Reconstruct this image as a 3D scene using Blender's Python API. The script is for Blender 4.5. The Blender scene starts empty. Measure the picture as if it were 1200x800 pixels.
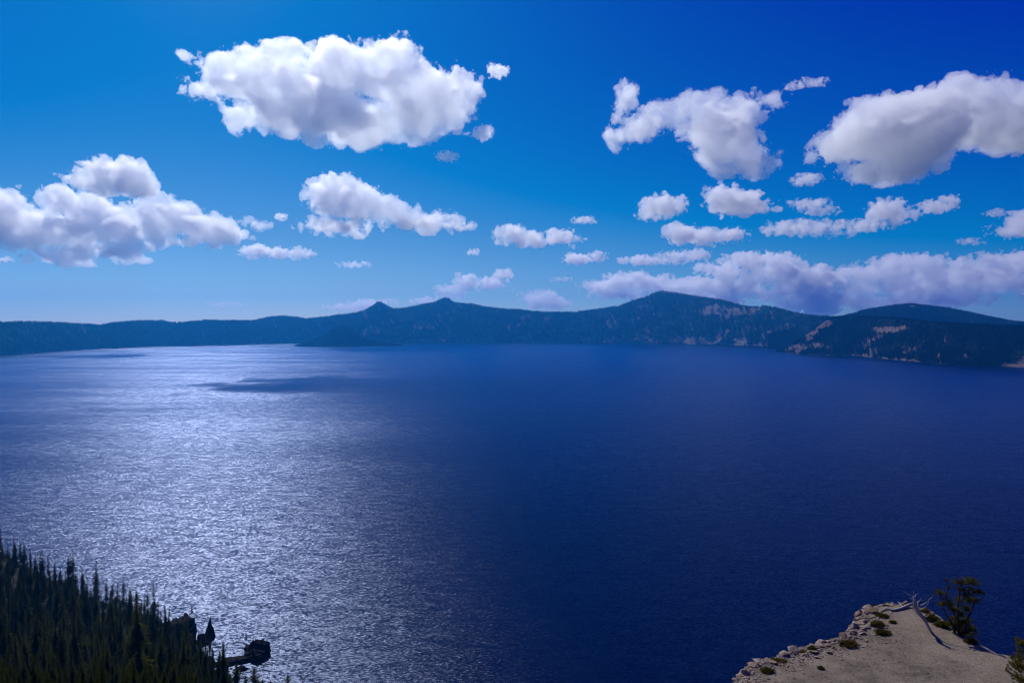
import bpy, bmesh, math, random
import numpy as np
from mathutils import Vector, noise as mnoise, Matrix
import openvdb as vdb

random.seed(7); RNG = np.random.default_rng(7)
S = bpy.context.scene
COL = S.collection

# ------------------------------------------------------------------ camera
CAM = np.array([0.0, 0.0, 250.0]); FPX = 800.0; PITCH = math.atan(20/800)
cd = bpy.data.cameras.new('camera'); cam = bpy.data.objects.new('camera', cd); COL.objects.link(cam)
cd.sensor_width = 36; cd.lens = 24; cd.clip_start = 0.5; cd.clip_end = 200000
cam.location = CAM; cam.rotation_euler = (math.pi/2-PITCH, 0, 0); S.camera = cam

# ------------------------------------------------------------------ light
SUN_AZ, SUN_EL = math.radians(-24.5), math.radians(44)     # azimuth from +Y, negative = left
w = bpy.data.worlds.new('World'); S.world = w; w.use_nodes = True
nt = w.node_tree; nt.nodes.clear()
sky = nt.nodes.new('ShaderNodeTexSky'); sky.sky_type = 'NISHITA'; sky.sun_disc = False
sky.sun_elevation = SUN_EL; sky.sun_rotation = SUN_AZ
sky.altitude = 2000; sky.air_density = 0.7; sky.dust_density = 1.5; sky.ozone_density = 3.0
hs = nt.nodes.new('ShaderNodeHueSaturation'); hs.inputs['Saturation'].default_value = 1.0
# deep polarised blue: contrast curve on the whole sky (subtract, then scale)
sb = nt.nodes.new('ShaderNodeVectorMath'); sb.operation = 'SUBTRACT'; sb.inputs[1].default_value = (2.6, 1.5, -4.2)
ml = nt.nodes.new('ShaderNodeVectorMath'); ml.operation = 'MULTIPLY'; ml.inputs[1].default_value = (.82, .76, .49)
gm = nt.nodes.new('ShaderNodeVectorMath'); gm.operation = 'MAXIMUM'; gm.inputs[1].default_value = (0, 0, 0)
nt.links.new(hs.outputs[0], sb.inputs[0]); nt.links.new(sb.outputs[0], ml.inputs[0])
bg = nt.nodes.new('ShaderNodeBackground'); bg.inputs[1].default_value = 0.10
out = nt.nodes.new('ShaderNodeOutputWorld')
nt.links.new(sky.outputs[0], hs.inputs['Color']); nt.links.new(ml.outputs[0], gm.inputs[0])
nt.links.new(gm.outputs[0], bg.inputs[0]); nt.links.new(bg.outputs[0], out.inputs[0])
sl = bpy.data.lights.new('sun', 'SUN'); sl.energy = 3.6; sl.angle = math.radians(0.53); sl.color = (1.0, 0.985, 0.95)
so = bpy.data.objects.new('sun', sl); COL.objects.link(so)
sdir = Vector((math.sin(SUN_AZ)*math.cos(SUN_EL), math.cos(SUN_AZ)*math.cos(SUN_EL), math.sin(SUN_EL)))
so.rotation_euler = sdir.to_track_quat('Z', 'Y').to_euler()

S.view_settings.view_transform = 'Standard'; S.view_settings.look = 'None'
S.view_settings.exposure = 0.0; S.view_settings.gamma = 1.0
S.render.engine = 'CYCLES'
cy = S.cycles
cy.max_bounces = 12; cy.diffuse_bounces = 2; cy.glossy_bounces = 2; cy.transmission_bounces = 2
cy.volume_bounces = 10; cy.transparent_max_bounces = 24
cy.filter_width = 1.1; cy.use_denoising = True; cy.sample_clamp_indirect = 4.0; cy.caustics_reflective = False; cy.caustics_refractive = False

# ------------------------------------------------------------------ helpers
def ray(px, py):
    cx = (px-600)/FPX; cyy = (400-py)/FPX
    d = np.array([cx, math.cos(PITCH)+cyy*math.sin(PITCH), -math.sin(PITCH)+cyy*math.cos(PITCH)])
    return d/d[1]
def P(px, py, depth): return CAM + ray(px, py)*depth
def onz(px, py, z):
    r = ray(px, py); return CAM + r*((z-CAM[2])/r[2])
def depth_at(py, z=0.0): return (z-CAM[2])/ray(600, py)[2]

def tag(o, label=None, cat=None, group=None, kind=None):
    if label: o['label'] = label
    if cat: o['category'] = cat
    if group: o['group'] = group
    if kind: o['kind'] = kind
    return o
def link(name, me, mat=None, parent=None):
    o = bpy.data.objects.new(name, me); COL.objects.link(o)
    if mat and me is not None and not me.materials: me.materials.append(mat)
    if parent: o.parent = parent
    return o
def empty(name, loc, rz=0.0):
    o = bpy.data.objects.new(name, None); COL.objects.link(o); o.location = loc; o.rotation_euler = (0, 0, rz)
    o.empty_display_size = .2; return o
def mesh(name, V, F, smooth=False):
    me = bpy.data.meshes.new(name)
    V = np.asarray(V, np.float32); F = np.asarray(F, np.int32); k = F.shape[1]
    me.vertices.add(len(V)); me.vertices.foreach_set('co', V.ravel())
    me.loops.add(F.size); me.loops.foreach_set('vertex_index', F.ravel())
    me.polygons.add(len(F)); me.polygons.foreach_set('loop_start', np.arange(0, F.size, k, dtype=np.int32))
    me.polygons.foreach_set('loop_total', np.full(len(F), k, np.int32))
    me.polygons.foreach_set('use_smooth', np.full(len(F), smooth))
    me.update(calc_edges=True); return me
def attr(me, name, vals):
    a = me.attributes.new(name, 'FLOAT', 'POINT'); a.data.foreach_set('value', np.asarray(vals, np.float32).ravel())
def gridfaces(nu, nv):
    i = np.arange((nu-1)*(nv-1)); a = (i//(nv-1))*nv + i % (nv-1)
    return np.stack([a, a+nv, a+nv+1, a+1], 1)

# lattice value/gradient noise in numpy
_perm = RNG.permutation(4096); _grad = RNG.standard_normal((4096, 3)); _grad /= np.linalg.norm(_grad, axis=1)[:, None]
def pnoise(p):
    p = np.asarray(p, float); i = np.floor(p).astype(int); f = p-i; u = f*f*f*(f*(f*6-15)+10)
    def g(dx, dy, dz):
        h = _perm[(_perm[(_perm[(i[..., 0]+dx) & 4095]+i[..., 1]+dy) & 4095]+i[..., 2]+dz) & 4095]
        return ((f-np.array([dx, dy, dz]))*_grad[h]).sum(-1)
    L = lambda a, b, t: a+(b-a)*t
    return 1.6*L(L(L(g(0,0,0), g(1,0,0), u[..., 0]), L(g(0,1,0), g(1,1,0), u[..., 0]), u[..., 1]),
             L(L(g(0,0,1), g(1,0,1), u[..., 0]), L(g(0,1,1), g(1,1,1), u[..., 0]), u[..., 1]), u[..., 2])
def fbm(p, o=4, g=.5, ridged=False):
    p = np.asarray(p, float); s = 0; a = 1; t = 0
    for k in range(o):
        n = pnoise(p*2**k+k*17.3)
        s = s+a*((1-np.abs(n)*2) if ridged else n); t += a; a *= g
    return s/t

# node material helper
class M:
    def __init__(s, name):
        s.m = bpy.data.materials.new(name); s.m.use_nodes = True; s.t = s.m.node_tree; s.t.nodes.clear()
        s.out = s.n('OutputMaterial')
    def n(s, typ, **kw):
        x = s.t.nodes.new('ShaderNode'+typ)
        for k, v in kw.items(): setattr(x, k, v)
        return x
    def l(s, a, b): s.t.links.new(a, b)
    def noise(s, vec, scale, detail=4, rough=.55, dist=0):
        x = s.n('TexNoise'); x.inputs['Scale'].default_value = scale; x.inputs['Detail'].default_value = detail
        x.inputs['Roughness'].default_value = rough; x.inputs['Distortion'].default_value = dist
        if vec is not None: s.l(vec, x.inputs['Vector'])
        return x.outputs['Fac']
    def ramp(s, fac, stops):
        r = s.n('ValToRGB'); e = r.color_ramp.elements
        while len(e) < len(stops): e.new(.5)
        for q, (p, c) in zip(e, stops): q.position = p; q.color = (*c, 1) if len(c) == 3 else c
        s.l(fac, r.inputs[0]); return r.outputs[0]
    def mapr(s, fac, a, b, c, d):
        r = s.n('MapRange'); s.l(fac, r.inputs[0])
        for i, v in enumerate((a, b, c, d)): r.inputs[i+1].default_value = v
        return r.outputs[0]
    def mix(s, fac, a, b, mode='MIX'):
        x = s.n('Mix', data_type='RGBA', blend_type=mode)
        for sock, v in ((x.inputs[0], fac), (x.inputs[6], a), (x.inputs[7], b)):
            if isinstance(v, (int, float)): sock.default_value = v
            elif isinstance(v, tuple): sock.default_value = (*v, 1)
            else: s.l(v, sock)
        return x.outputs[2]
    def math(s, op, a, b=0.0):
        x = s.n('Math', operation=op)
        for sock, v in ((x.inputs[0], a), (x.inputs[1], b)):
            if isinstance(v, (int, float)): sock.default_value = v
            else: s.l(v, sock)
        return x.outputs[0]
    def geo(s): return s.n('NewGeometry').outputs['Position']
    def obj(s): return s.n('TexCoord').outputs['Object']
    def attr(s, n): return s.n('Attribute', attribute_name=n).outputs['Fac']
    def scaled(s, vec, sc, rot=(0, 0, 0)):
        x = s.n('Mapping'); x.inputs['Scale'].default_value = sc; x.inputs['Rotation'].default_value = rot; s.l(vec, x.inputs[0]); return x.outputs[0]
    def bsdf(s, color, rough=.8, spec=.3, bump=None, bstr=.5, bdist=1.0):
        b = s.n('BsdfPrincipled'); s.l(b.outputs[0], s.out.inputs[0])
        if isinstance(color, tuple): b.inputs['Base Color'].default_value = (*color, 1)
        else: s.l(color, b.inputs['Base Color'])
        if isinstance(rough, (int, float)): b.inputs['Roughness'].default_value = rough
        else: s.l(rough, b.inputs['Roughness'])
        b.inputs['Specular IOR Level'].default_value = spec
        if bump is not None:
            x = s.n('Bump'); x.inputs['Strength'].default_value = bstr; x.inputs['Distance'].default_value = bdist
            s.l(bump, x.inputs['Height']); s.l(x.outputs[0], b.inputs['Normal'])
        s.b = b; return s.m

# ------------------------------------------------------------------ materials
def mat_water():
    m = M('lake_water'); p = m.geo()
    def slopes(sc, rot, scale, detail, amp, rough=.55):
        x = m.n('TexNoise'); x.inputs['Scale'].default_value = scale; x.inputs['Detail'].default_value = detail; x.inputs['Roughness'].default_value = rough
        m.l(m.scaled(p, sc, (0, 0, math.radians(rot))), x.inputs['Vector'])
        v = m.n('VectorMath', operation='SUBTRACT'); m.l(x.outputs['Color'], v.inputs[0]); v.inputs[1].default_value = (.5, .5, .5)
        w_ = m.n('VectorMath', operation='MULTIPLY'); m.l(v.outputs[0], w_.inputs[0]); w_.inputs[1].default_value = (amp*.58, amp*1.0, 0)
        return w_.outputs[0]
    def add(a, b):
        v = m.n('VectorMath', operation='ADD'); m.l(a, v.inputs[0]); m.l(b, v.inputs[1]); return v.outputs[0]
    streak = m.noise(m.scaled(p, (1.0, 3.4, 1), (0, 0, math.radians(-5))), .0010, 5, .62, .7)
    calm = m.mapr(streak, .36, .64, 1.25, .70)
    g = add(add(slopes((.5, 1.0, 1), 14, .75, 2, 1.0), slopes((.45, 1.0, 1), 24, 2.6, 1, .75)), slopes((.4, 1.0, 1), 8, .13, 2, .30))
    sv = m.n('VectorMath', operation='SCALE'); m.l(g, sv.inputs[0]); m.l(calm, sv.inputs['Scale'])
    # the swell runs obliquely: sideways slope leans with the slope towards the viewer
    sep = m.n('SeparateXYZ'); m.l(sv.outputs[0], sep.inputs[0]); com = m.n('CombineXYZ')
    m.l(m.math('ADD', sep.outputs[0], m.math('MULTIPLY', sep.outputs[1], -.34)), com.inputs[0]); m.l(sep.outputs[1], com.inputs[1])
    up = m.n('VectorMath', operation='ADD'); m.l(com.outputs[0], up.inputs[0]); up.inputs[1].default_value = (0, 0, 1)
    nn = m.n('VectorMath', operation='NORMALIZE'); m.l(up.outputs[0], nn.inputs[0])
    fr = m.n('Fresnel'); fr.inputs[0].default_value = 1.333; 
    sv2 = m.n('VectorMath', operation='SCALE'); m.l(sv.outputs[0], sv2.inputs[0]); sv2.inputs['Scale'].default_value = .45
    up2 = m.n('VectorMath', operation='ADD'); m.l(sv2.outputs[0], up2.inputs[0]); up2.inputs[1].default_value = (0, 0, 1)
    n2 = m.n('VectorMath', operation='NORMALIZE'); m.l(up2.outputs[0], n2.inputs[0]); m.l(n2.outputs[0], fr.inputs['Normal'])
    gl = m.n('BsdfGlossy', distribution='BECKMANN'); gl.inputs['Roughness'].default_value = .365; gl.inputs['Color'].default_value = (.37, .45, .70, 1); m.l(nn.outputs[0], gl.inputs['Normal'])
    di = m.n('BsdfDiffuse'); col = m.ramp(m.noise(p, .0006, 3), [(.3, (0, .0028, .022)), (.7, (0, .0046, .032))]); m.l(col, di.inputs[0])
    mx = m.n('MixShader'); m.l(m.math('MULTIPLY', fr.outputs[0], .88), mx.inputs[0]); m.l(di.outputs[0], mx.inputs[1]); m.l(gl.outputs[0], mx.inputs[2]); m.l(mx.outputs[0], m.out.inputs[0])
    return m.m
def mat_hills(name, tree, rock, talus, scale=1.0, lo=.645):
    m = M(name); p = m.geo(); u = m.attr('u'); v = m.attr('v'); bare = m.attr('bare')
    cx = m.n('CombineXYZ'); m.l(u, cx.inputs[0]); m.l(v, cx.inputs[1])
    st = m.noise(m.scaled(cx.outputs[0], (1/60*scale, 1/420*scale, 1)), 1.0, 5, .62, .3)
    patch = m.noise(p, .0035*scale, 5, .6)
    fine = m.noise(p, .05*scale, 4, .65)
    rockc = m.mix(fine, rock, talus)
    mid = m.noise(p, .016*scale, 5, .7)
    q = m.math('ADD', m.math('MULTIPLY', st, .55), m.math('MULTIPLY', patch, .15))
    q = m.math('ADD', q, m.math('MULTIPLY', fine, .12)); q = m.math('ADD', q, m.math('MULTIPLY', mid, .30))
    q = m.math('ADD', q, m.math('MULTIPLY', bare, .15))
    f = m.mapr(q, lo, lo+.055, 0, 1)
    treec = m.mix(fine, tree, tuple(x*.55 for x in tree))
    return m.bsdf(m.mix(f, treec, rockc), .9, 0, fine, .6, 14/scale)
def mat_simple(name, c1, c2, scale, rough=.9, spec=.15, bstr=.4, bdist=.1, objsp=False, detail=6):
    m = M(name); p = m.obj() if objsp else m.geo()
    n = m.noise(p, scale, detail, .65)
    n2 = m.noise(p, scale*.17, 3, .5)
    col = m.mix(m.mapr(m.math('ADD', m.math('MULTIPLY', n, .7), m.math('MULTIPLY', n2, .3)), .36, .64, 0, 1), c1, c2)
    return m.bsdf(col, rough, spec, n, bstr, bdist)
def mat_needles(name, c1, c2, trans=.25):
    m = M(name)
    r = m.n('ObjectInfo').outputs['Random']; n = m.noise(m.geo(), .9, 3)
    col = m.mix(m.math('ADD', m.math('MULTIPLY', m.math('SUBTRACT', n, .5), 1.2), m.math('MULTIPLY', r, .9)), c1, c2)
    d = m.n('BsdfDiffuse'); t = m.n('BsdfTranslucent'); mx = m.n('MixShader'); mx.inputs[0].default_value = trans
    m.l(col, d.inputs[0]); m.l(col, t.inputs[0]); m.l(d.outputs[0], mx.inputs[1]); m.l(t.outputs[0], mx.inputs[2])
    m.l(mx.outputs[0], m.out.inputs[0]); return m.m
def mat_volume(name, density, aniso, color=(1, 1, 1)):
    m = M(name); v = m.n('VolumePrincipled'); v.inputs['Color'].default_value = (*color, 1)
    v.inputs['Density'].default_value = density; v.inputs['Anisotropy'].default_value = aniso
    m.l(v.outputs[0], m.out.inputs['Volume']); return m.m

M_water = mat_water()
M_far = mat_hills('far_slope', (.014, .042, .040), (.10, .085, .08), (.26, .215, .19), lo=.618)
M_head = mat_hills('near_slope', (.008, .016, .010), (.10, .075, .062), (.24, .175, .14), 1.3)
M_hill = mat_hills('hill_slope', (.010, .020, .014), (.05, .045, .035), (.2, .17, .14))
M_isle = mat_hills('island_slope_shaded', (.002, .004, .003), (.008, .007, .006), (.02, .016, .014))  # near-black slope colours: the shade over the island is put into them
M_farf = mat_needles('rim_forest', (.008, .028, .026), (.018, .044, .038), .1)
M_dark = mat_needles('island_forest_shaded', (.001, .003, .002), (.004, .007, .004), .1)  # island trees coloured darker to carry the same shade
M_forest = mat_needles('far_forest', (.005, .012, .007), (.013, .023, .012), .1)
M_conif = mat_needles('conifer_needles', (.008, .017, .004), (.080, .088, .016), .35)
M_bark = mat_simple('bark', (.05, .035, .025), (.11, .08, .06), 3)
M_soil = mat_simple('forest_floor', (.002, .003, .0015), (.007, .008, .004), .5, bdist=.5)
M_lava = mat_simple('dark_lava', (.007, .006, .007), (.030, .026, .027), .35, .95, .08, 1.0, 1.2)
M_pine = mat_needles('pine_needles', (.07, .07, .012), (.24, .19, .035), .45)
M_sand_rock = mat_simple('pale_rock', (.11, .085, .06), (.42, .35, .27), 3.2, .9, .15, .8, .05)
M_dead = mat_simple('dead_wood', (.14, .12, .10), (.60, .55, .49), 14, .85, .15, .8, .02)
M_shrub = mat_needles('shrub_leaves', (.085, .07, .014), (.26, .19, .04), .3)
M_shrubg = mat_needles('shrub_leaves_green', (.045, .05, .010), (.15, .14, .025), .3)
def mat_sand():
    m = M('pumice_sand'); p = m.geo()
    big = m.noise(p, .35, 4, .6); med = m.noise(p, 2.2, 5, .65); fine = m.noise(p, 18, 4, .7); grit = m.noise(p, 60, 2, .6)
    c = m.ramp(big, [(.36, (.085, .064, .042)), (.50, (.18, .140, .096)), (.64, (.26, .205, .145))])
    c = m.mix(m.mapr(med, .35, .65, 0, .55), c, (.29, .235, .165))
    c = m.mix(m.mapr(fine, .57, .66, 0, .75), c, (.48, .42, .35))
    c = m.mix(m.mapr(fine, .42, .34, 0, .8), c, (.06, .045, .035))
    sp = m.noise(p, 7.5, 3, .6)
    c = m.mix(m.mapr(m.noise(p, 1.1, 5, .7), .56, .66, 0, .5), c, (.12, .088, .06))
    c = m.mix(m.mapr(sp, .60, .64, 0, .85), c, (.05, .035, .02))
    h = m.math('ADD', m.math('MULTIPLY', med, 1.0), m.math('MULTIPLY', fine, .6)); h = m.math('ADD', h, m.math('MULTIPLY', grit, .12))
    return m.bsdf(c, .95, .1, h, .9, .12)
M_sand = mat_sand()

# ------------------------------------------------------------------ lake
def water():
    n = 60; x = np.linspace(-11800, 11800, n); y = np.linspace(-2500, 12800, n)
    X, Y = np.meshgrid(x, y, indexing='ij')
    me = mesh('lake', np.stack([X, Y, np.zeros_like(X)], -1).reshape(-1, 3), gridfaces(n, n))
    tag(link('lake', me, M_water), 'deep blue crater lake with sun glitter on the left', kind='structure')
water()

# ------------------------------------------------------------------ far terrain
def interp(pts, x):
    a = np.array(pts, float); return np.interp(x, a[:, 0], a[:, 1])
def wall(name, label, mat, ridge, shore, x0, x1, nu, nv, kslope=1.35, gamp=70, bare_lit_spots=(), back=2400, seed=0, talus=.0,
         gw=260., shore_wob=30., jag=1.2):
    """caldera wall: for each bearing a shore distance, a crest height and a concave slope between."""
    px = np.linspace(x0, x1, nu)
    ry = interp(ridge, px); sy = interp(shore, px)
    # roughen the traced crest a little (about one metre of scrub and rock per step)
    ry = ry + .35*jag*fbm(np.stack([px*.12, px*0+seed, px*0], -1), 4, .6)
    ds = np.array([(0-CAM[2])/ray(600, y)[2] for y in sy])
    tr = np.array([ray(600, y)[2] for y in ry])
    dc = ds+400
    for _ in range(12):
        zc = CAM[2]+tr*dc; dc = ds+np.maximum(zc, 30)*kslope
    zc = CAM[2]+tr*dc
    arc = np.concatenate([[0], np.cumsum(np.hypot(np.diff((px-600)/FPX*ds), np.diff(ds)))])
    nb = 10
    v = np.concatenate([[-.06], np.linspace(0, 1, nv), 1+np.linspace(0, 1, nb+1)[1:]])
    U, V = np.meshgrid(arc, v, indexing='ij'); PX = np.meshgrid(px, v, indexing='ij')[0]
    Ds = ds[:, None]; Dc = dc[:, None]; Zc = zc[:, None]
    vi = np.clip(V, 0, 1)
    prof = .52*vi**1.0+.48*vi**1.7
    D = Ds+(Dc-Ds)*vi
    Z = Zc*prof
    env = np.sin(np.pi*np.clip(vi, 0, 1))**.7
    skew = U+V*(Dc-Ds)*.35
    g1 = fbm(np.stack([skew/gw, V*.9, U*0+seed], -1), 5, .52, True)
    g2 = fbm(np.stack([skew/(gw*.28), V*2.4, U*0+seed+5], -1), 4, .55, True)
    g3 = fbm(np.stack([U/60, V*8, U*0+seed+9], -1), 3, .5)
    amp = gamp*np.clip(Zc/450, .25, 1.2)
    D = D-(g1*amp*1.1+g2*amp*.45+g3*amp*.2)*env
    D = D-shore_wob*fbm(np.stack([U/180, U*0, U*0+seed+3], -1), 4)*(1-vi)**2*(V >= 0)
    Z = Z+g3*amp*.18*env
    # behind the crest the land falls away gently
    vb = np.clip(V-1, 0, 1)
    D = D+vb*back
    Z = np.where(V > 1, Zc*(1-.10*vb)-(25+.02*back)*vb-vb*vb*Zc*.5, Z)
    Z = np.where(V < 0, -40, Z)
    X = (PX-600)/FPX*D
    bare = np.zeros_like(X)
    # py of each vertex, to place the bare slopes and a sunlit shore spot that the photograph shows
    PY = 400-FPX*np.tan(np.arctan2(Z-CAM[2], D)+PITCH)
    for (bx, by, rx, ryy, a, tilt) in bare_lit_spots:
        dx = PX-bx; dy = PY-by; ex = dx+tilt*dy
        bare = np.maximum(bare, a*np.clip(1.25-np.hypot(ex/rx, dy/ryy), 0, 1)**.5*(np.hypot(ex/rx, dy/ryy) < 1.25))
    bare = bare+talus*np.clip((.16-vi)/.16, 0, 1)*(fbm(np.stack([U/230, V*2, U*0+seed+7], -1), 3)+.3)*1.6
    VV = np.stack([X, D, Z], -1).reshape(-1, 3)
    me = mesh(name, VV, gridfaces(nu, len(v)), True)
    attr(me, 'u', skew); attr(me, 'v', V*(Dc-Ds)); attr(me, 'bare', bare)
    tag(link(name, me, mat), label, kind='structure')
    return dict(X=X, Y=D, Z=Z, bare=bare, V=V, PX=PX, g=g1)

def cones(name, label, T, n, hmin, hmax, dens=1.0, vmax=1.05, crest=0, seed=0, thresh=.3, mat=None):
    """far conifers as one forest: small five-sided cones standing on the slope"""
    r = np.random.default_rng(seed); nu, nv = T['X'].shape
    iu = r.random(n)*(nu-1.001); 
    vrow = T['V'][0]; vt = r.random(n)*vmax
    if crest: vt[:crest] = 1.0+r.random(crest)*.02
    iv = np.interp(vt, vrow, np.arange(nv)); iv = np.minimum(iv, nv-1.001)
    a = iu.astype(int); b = iv.astype(int); fu = iu-a; fv = iv-b
    def s(A): return (A[a, b]*(1-fu)*(1-fv)+A[a+1, b]*fu*(1-fv)+A[a, b+1]*(1-fu)*fv+A[a+1, b+1]*fu*fv)
    x, y, z, ba = s(T['X']), s(T['Y']), s(T['Z']), s(T['bare'])
    cl = fbm(np.stack([x/160, y/160, z/160], -1), 4, .6)
    keep = (cl*2.2+.35-ba*.75+r.random(n)*.4 > thresh)
    if crest: keep[:crest] |= (fbm(np.stack([x[:crest]/300, y[:crest]/300, z[:crest]*0], -1), 3) > -.25) & (ba[:crest] < .3)
    keep &= z > 2
    x, y, z = x[keep], y[keep], z[keep]; m = len(x)
    h = hmin+(hmax-hmin)*r.random(m)**1.5; rad = h*(.16+.1*r.random(m))
    k = 5; an = np.arange(k)*2*np.pi/k
    V = np.zeros((m, k+1, 3)); ro = r.random(m)[:, None]*6
    V[:, :k, 0] = x[:, None]+rad[:, None]*np.cos(an+ro); V[:, :k, 1] = y[:, None]+rad[:, None]*np.sin(an+ro)
    V[:, :k, 2] = (z-1.5)[:, None]; V[:, k, 0] = x; V[:, k, 1] = y; V[:, k, 2] = z+h
    F = np.stack([np.arange(k), (np.arange(k)+1) % k, np.full(k, k)], 1)[None]+(np.arange(m)*(k+1))[:, None, None]
    me = mesh(name, V.reshape(-1, 3), F.reshape(-1, 3)); tag(link(name, me, mat or M_forest), label, kind='stuff')

RIDGE = [(-900, 372), (-500, 374), (-200, 377), (0, 379), (33, 378), (70, 379), (108, 381), (117, 382), (130, 379), (160, 376.5), (190, 376), (200, 378.5), (217, 378),
 (240, 375.5), (275, 376), (297, 376), (315, 372), (333, 370.5), (347, 371.5), (358, 374), (380, 371.5), (400, 369), (415, 367), (427, 364), (437, 358.5),
 (442, 354.5), (446, 354), (451, 357), (460, 362), (475, 361), (490, 358), (510, 354), (517, 351), (521, 349), (526, 350), (532, 354.5), (545, 356),
 (552, 356), (565, 359), (590, 362), (610, 363), (625, 365), (645, 366), (672, 366), (690, 364), (710, 360.5), (725, 359), (740, 353), (757, 348),
 (768, 343), (776, 341), (782, 342), (790, 343), (810, 346.5), (830, 349.5), (850, 353), (870, 358.5), (880, 360), (895, 359), (910, 361), (930, 367), (945, 369.5),
 (962, 371), (1000, 373), (1060, 378), (1120, 384), (1300, 388), (1700, 388)]
SHORE = [(-900, 450), (-500, 436), (-200, 425), (0, 417), (40, 414), (80, 411), (110, 409), (180, 406), (240, 404), (330, 402.6), (437, 401.6), (500, 401.5),
 (600, 401.5), (680, 401.3), (760, 402.5), (800, 403), (860, 405), (918, 407.5), (1000, 411), (1100, 415), (1300, 420), (1700, 425)]
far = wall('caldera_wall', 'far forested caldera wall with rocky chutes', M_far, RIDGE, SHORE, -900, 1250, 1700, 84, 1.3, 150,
     bare_lit_spots=[(838, 363, 14, 6, 1.2, .9), (858, 366, 16, 5, 1.1, .3), (885, 363, 6, 5, .7, .5), (905, 370, 12, 5, .5, .5), (748, 367, 7, 10, .6, .3), (800, 342, 22, 2.2, .7, .15),
            (498, 399, 7, 1.4, 2.2, 0), (485, 399.5, 3, 1, 2., 0), (440, 388, 16, 5, .7, 1.2), (455, 379, 12, 5, .55, 1.2), (510, 378, 7, 10, .8, .6), (528, 365, 8, 3, .6, 0), (488, 385, 7, 8, .7, .8), (525, 390, 5, 8, .6, .5),  # leading shore pair: pale rock, its sunlit brightness painted in as extra bareness
            (605, 380, 10, 5, .9, 1.3), (615, 372, 8, 4, .8, 1.2), (640, 376, 8, 5, .6, .8), (624, 392, 6, 7, .8, 1.0), (655, 388, 14, 6, .55, .6), (688, 398, 4, 3, .9, 0),
            (716, 380, 10, 6, .5, .8), (745, 396, 12, 6, .75, .8), (725, 398, 16, 3, .7, .0), (760, 386, 10, 3, .5, 0), (810, 399, 22, 4.5, 1.0, -.1), (842, 396, 6, 9, 1.1, 1.0), (868, 401, 10, 5, .9, .3),
            (903, 403, 16, 4, .9, .2), (900, 392, 6, 7, .5, .4), (880, 385, 18, 6, .4, .5), (920, 385, 12, 6, .4, .5)],
     talus=1.4, seed=1)
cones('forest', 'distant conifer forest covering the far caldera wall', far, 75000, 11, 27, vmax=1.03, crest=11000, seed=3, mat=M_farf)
HR = [(900, 408), (912, 411), (918, 410), (925, 406), (932, 402), (940, 396), (950, 389), (958, 383), (965, 377.5), (972, 374), (985, 372), (1000, 371.5), (1030, 372.5), (1060, 374.5), (1090, 378), (1120, 380.5), (1150, 382),
      (1200, 384), (1300, 386), (1500, 384), (1800, 380)]
HS = [(900, 411.8), (912, 412.0), (930, 414.5), (960, 416), (1010, 417.5), (1060, 422.5), (1110, 427), (1160, 429.5), (1200, 431), (1300, 440), (1500, 452), (1800, 470)]
head = wall('headland', 'dark forested headland with pale bare cliffs at right', M_head, HR, HS, 910, 1750, 1000, 84, 1.45, 95,
     bare_lit_spots=[(962, 380, 12, 5, 1.7, .9), (950, 392, 8, 7, 1.2, .6), (935, 408, 12, 6, 1.1, .6), (955, 405, 10, 4, .9, .9), (1042, 386, 18, 4, 1.35, -.1), (1058, 384, 7, 3, 1.2, 0), (1020, 400, 9, 9, .8, .9), (1003, 406, 8, 5, .6, .9), (1080, 402, 6, 9, .7, 1.0), (1150, 410, 10, 6, .6, .8), (1022, 412, 10, 6, .7, .5), (1065, 408, 8, 6, .7, .6),
            (1110, 396, 5, 5, .6, 0), (1130, 420, 12, 5, .8, 0), (1100, 417, 7, 5, .5, .4), (1190, 424, 14, 5, .8, .4), (975, 406, 8, 4, .5, .5)],
     talus=1.9, gw=150., seed=21, shore_wob=22., jag=1.0)
cones('forest', 'conifer forest covering the headland at right', head, 45000, 10, 24, vmax=1.03, crest=6000, seed=4, thresh=.2)
BR = [(900, 392), (960, 378), (985, 371), (1000, 367.5), (1012, 363.5), (1030, 360.5), (1050, 357.5), (1066, 356), (1085, 358), (1110, 361), (1140, 367), (1165, 372.5), (1185, 376.5), (1200, 378), (1300, 386), (1500, 392)]
back = wall('wooded_hill', 'rounded wooded hill behind the headland', M_hill, BR, [(900, 409), (1500, 412)], 900, 1480, 420, 40, 2.2, 40, bare_lit_spots=[(1068, 358.5, 4, 1.5, 1.2, 0)],
            seed=33, shore_wob=0)
cones('forest', 'forest on the rounded hill behind the headland', back, 26000, 10, 21, vmax=1.03, crest=4000, seed=5, thresh=.0)

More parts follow.
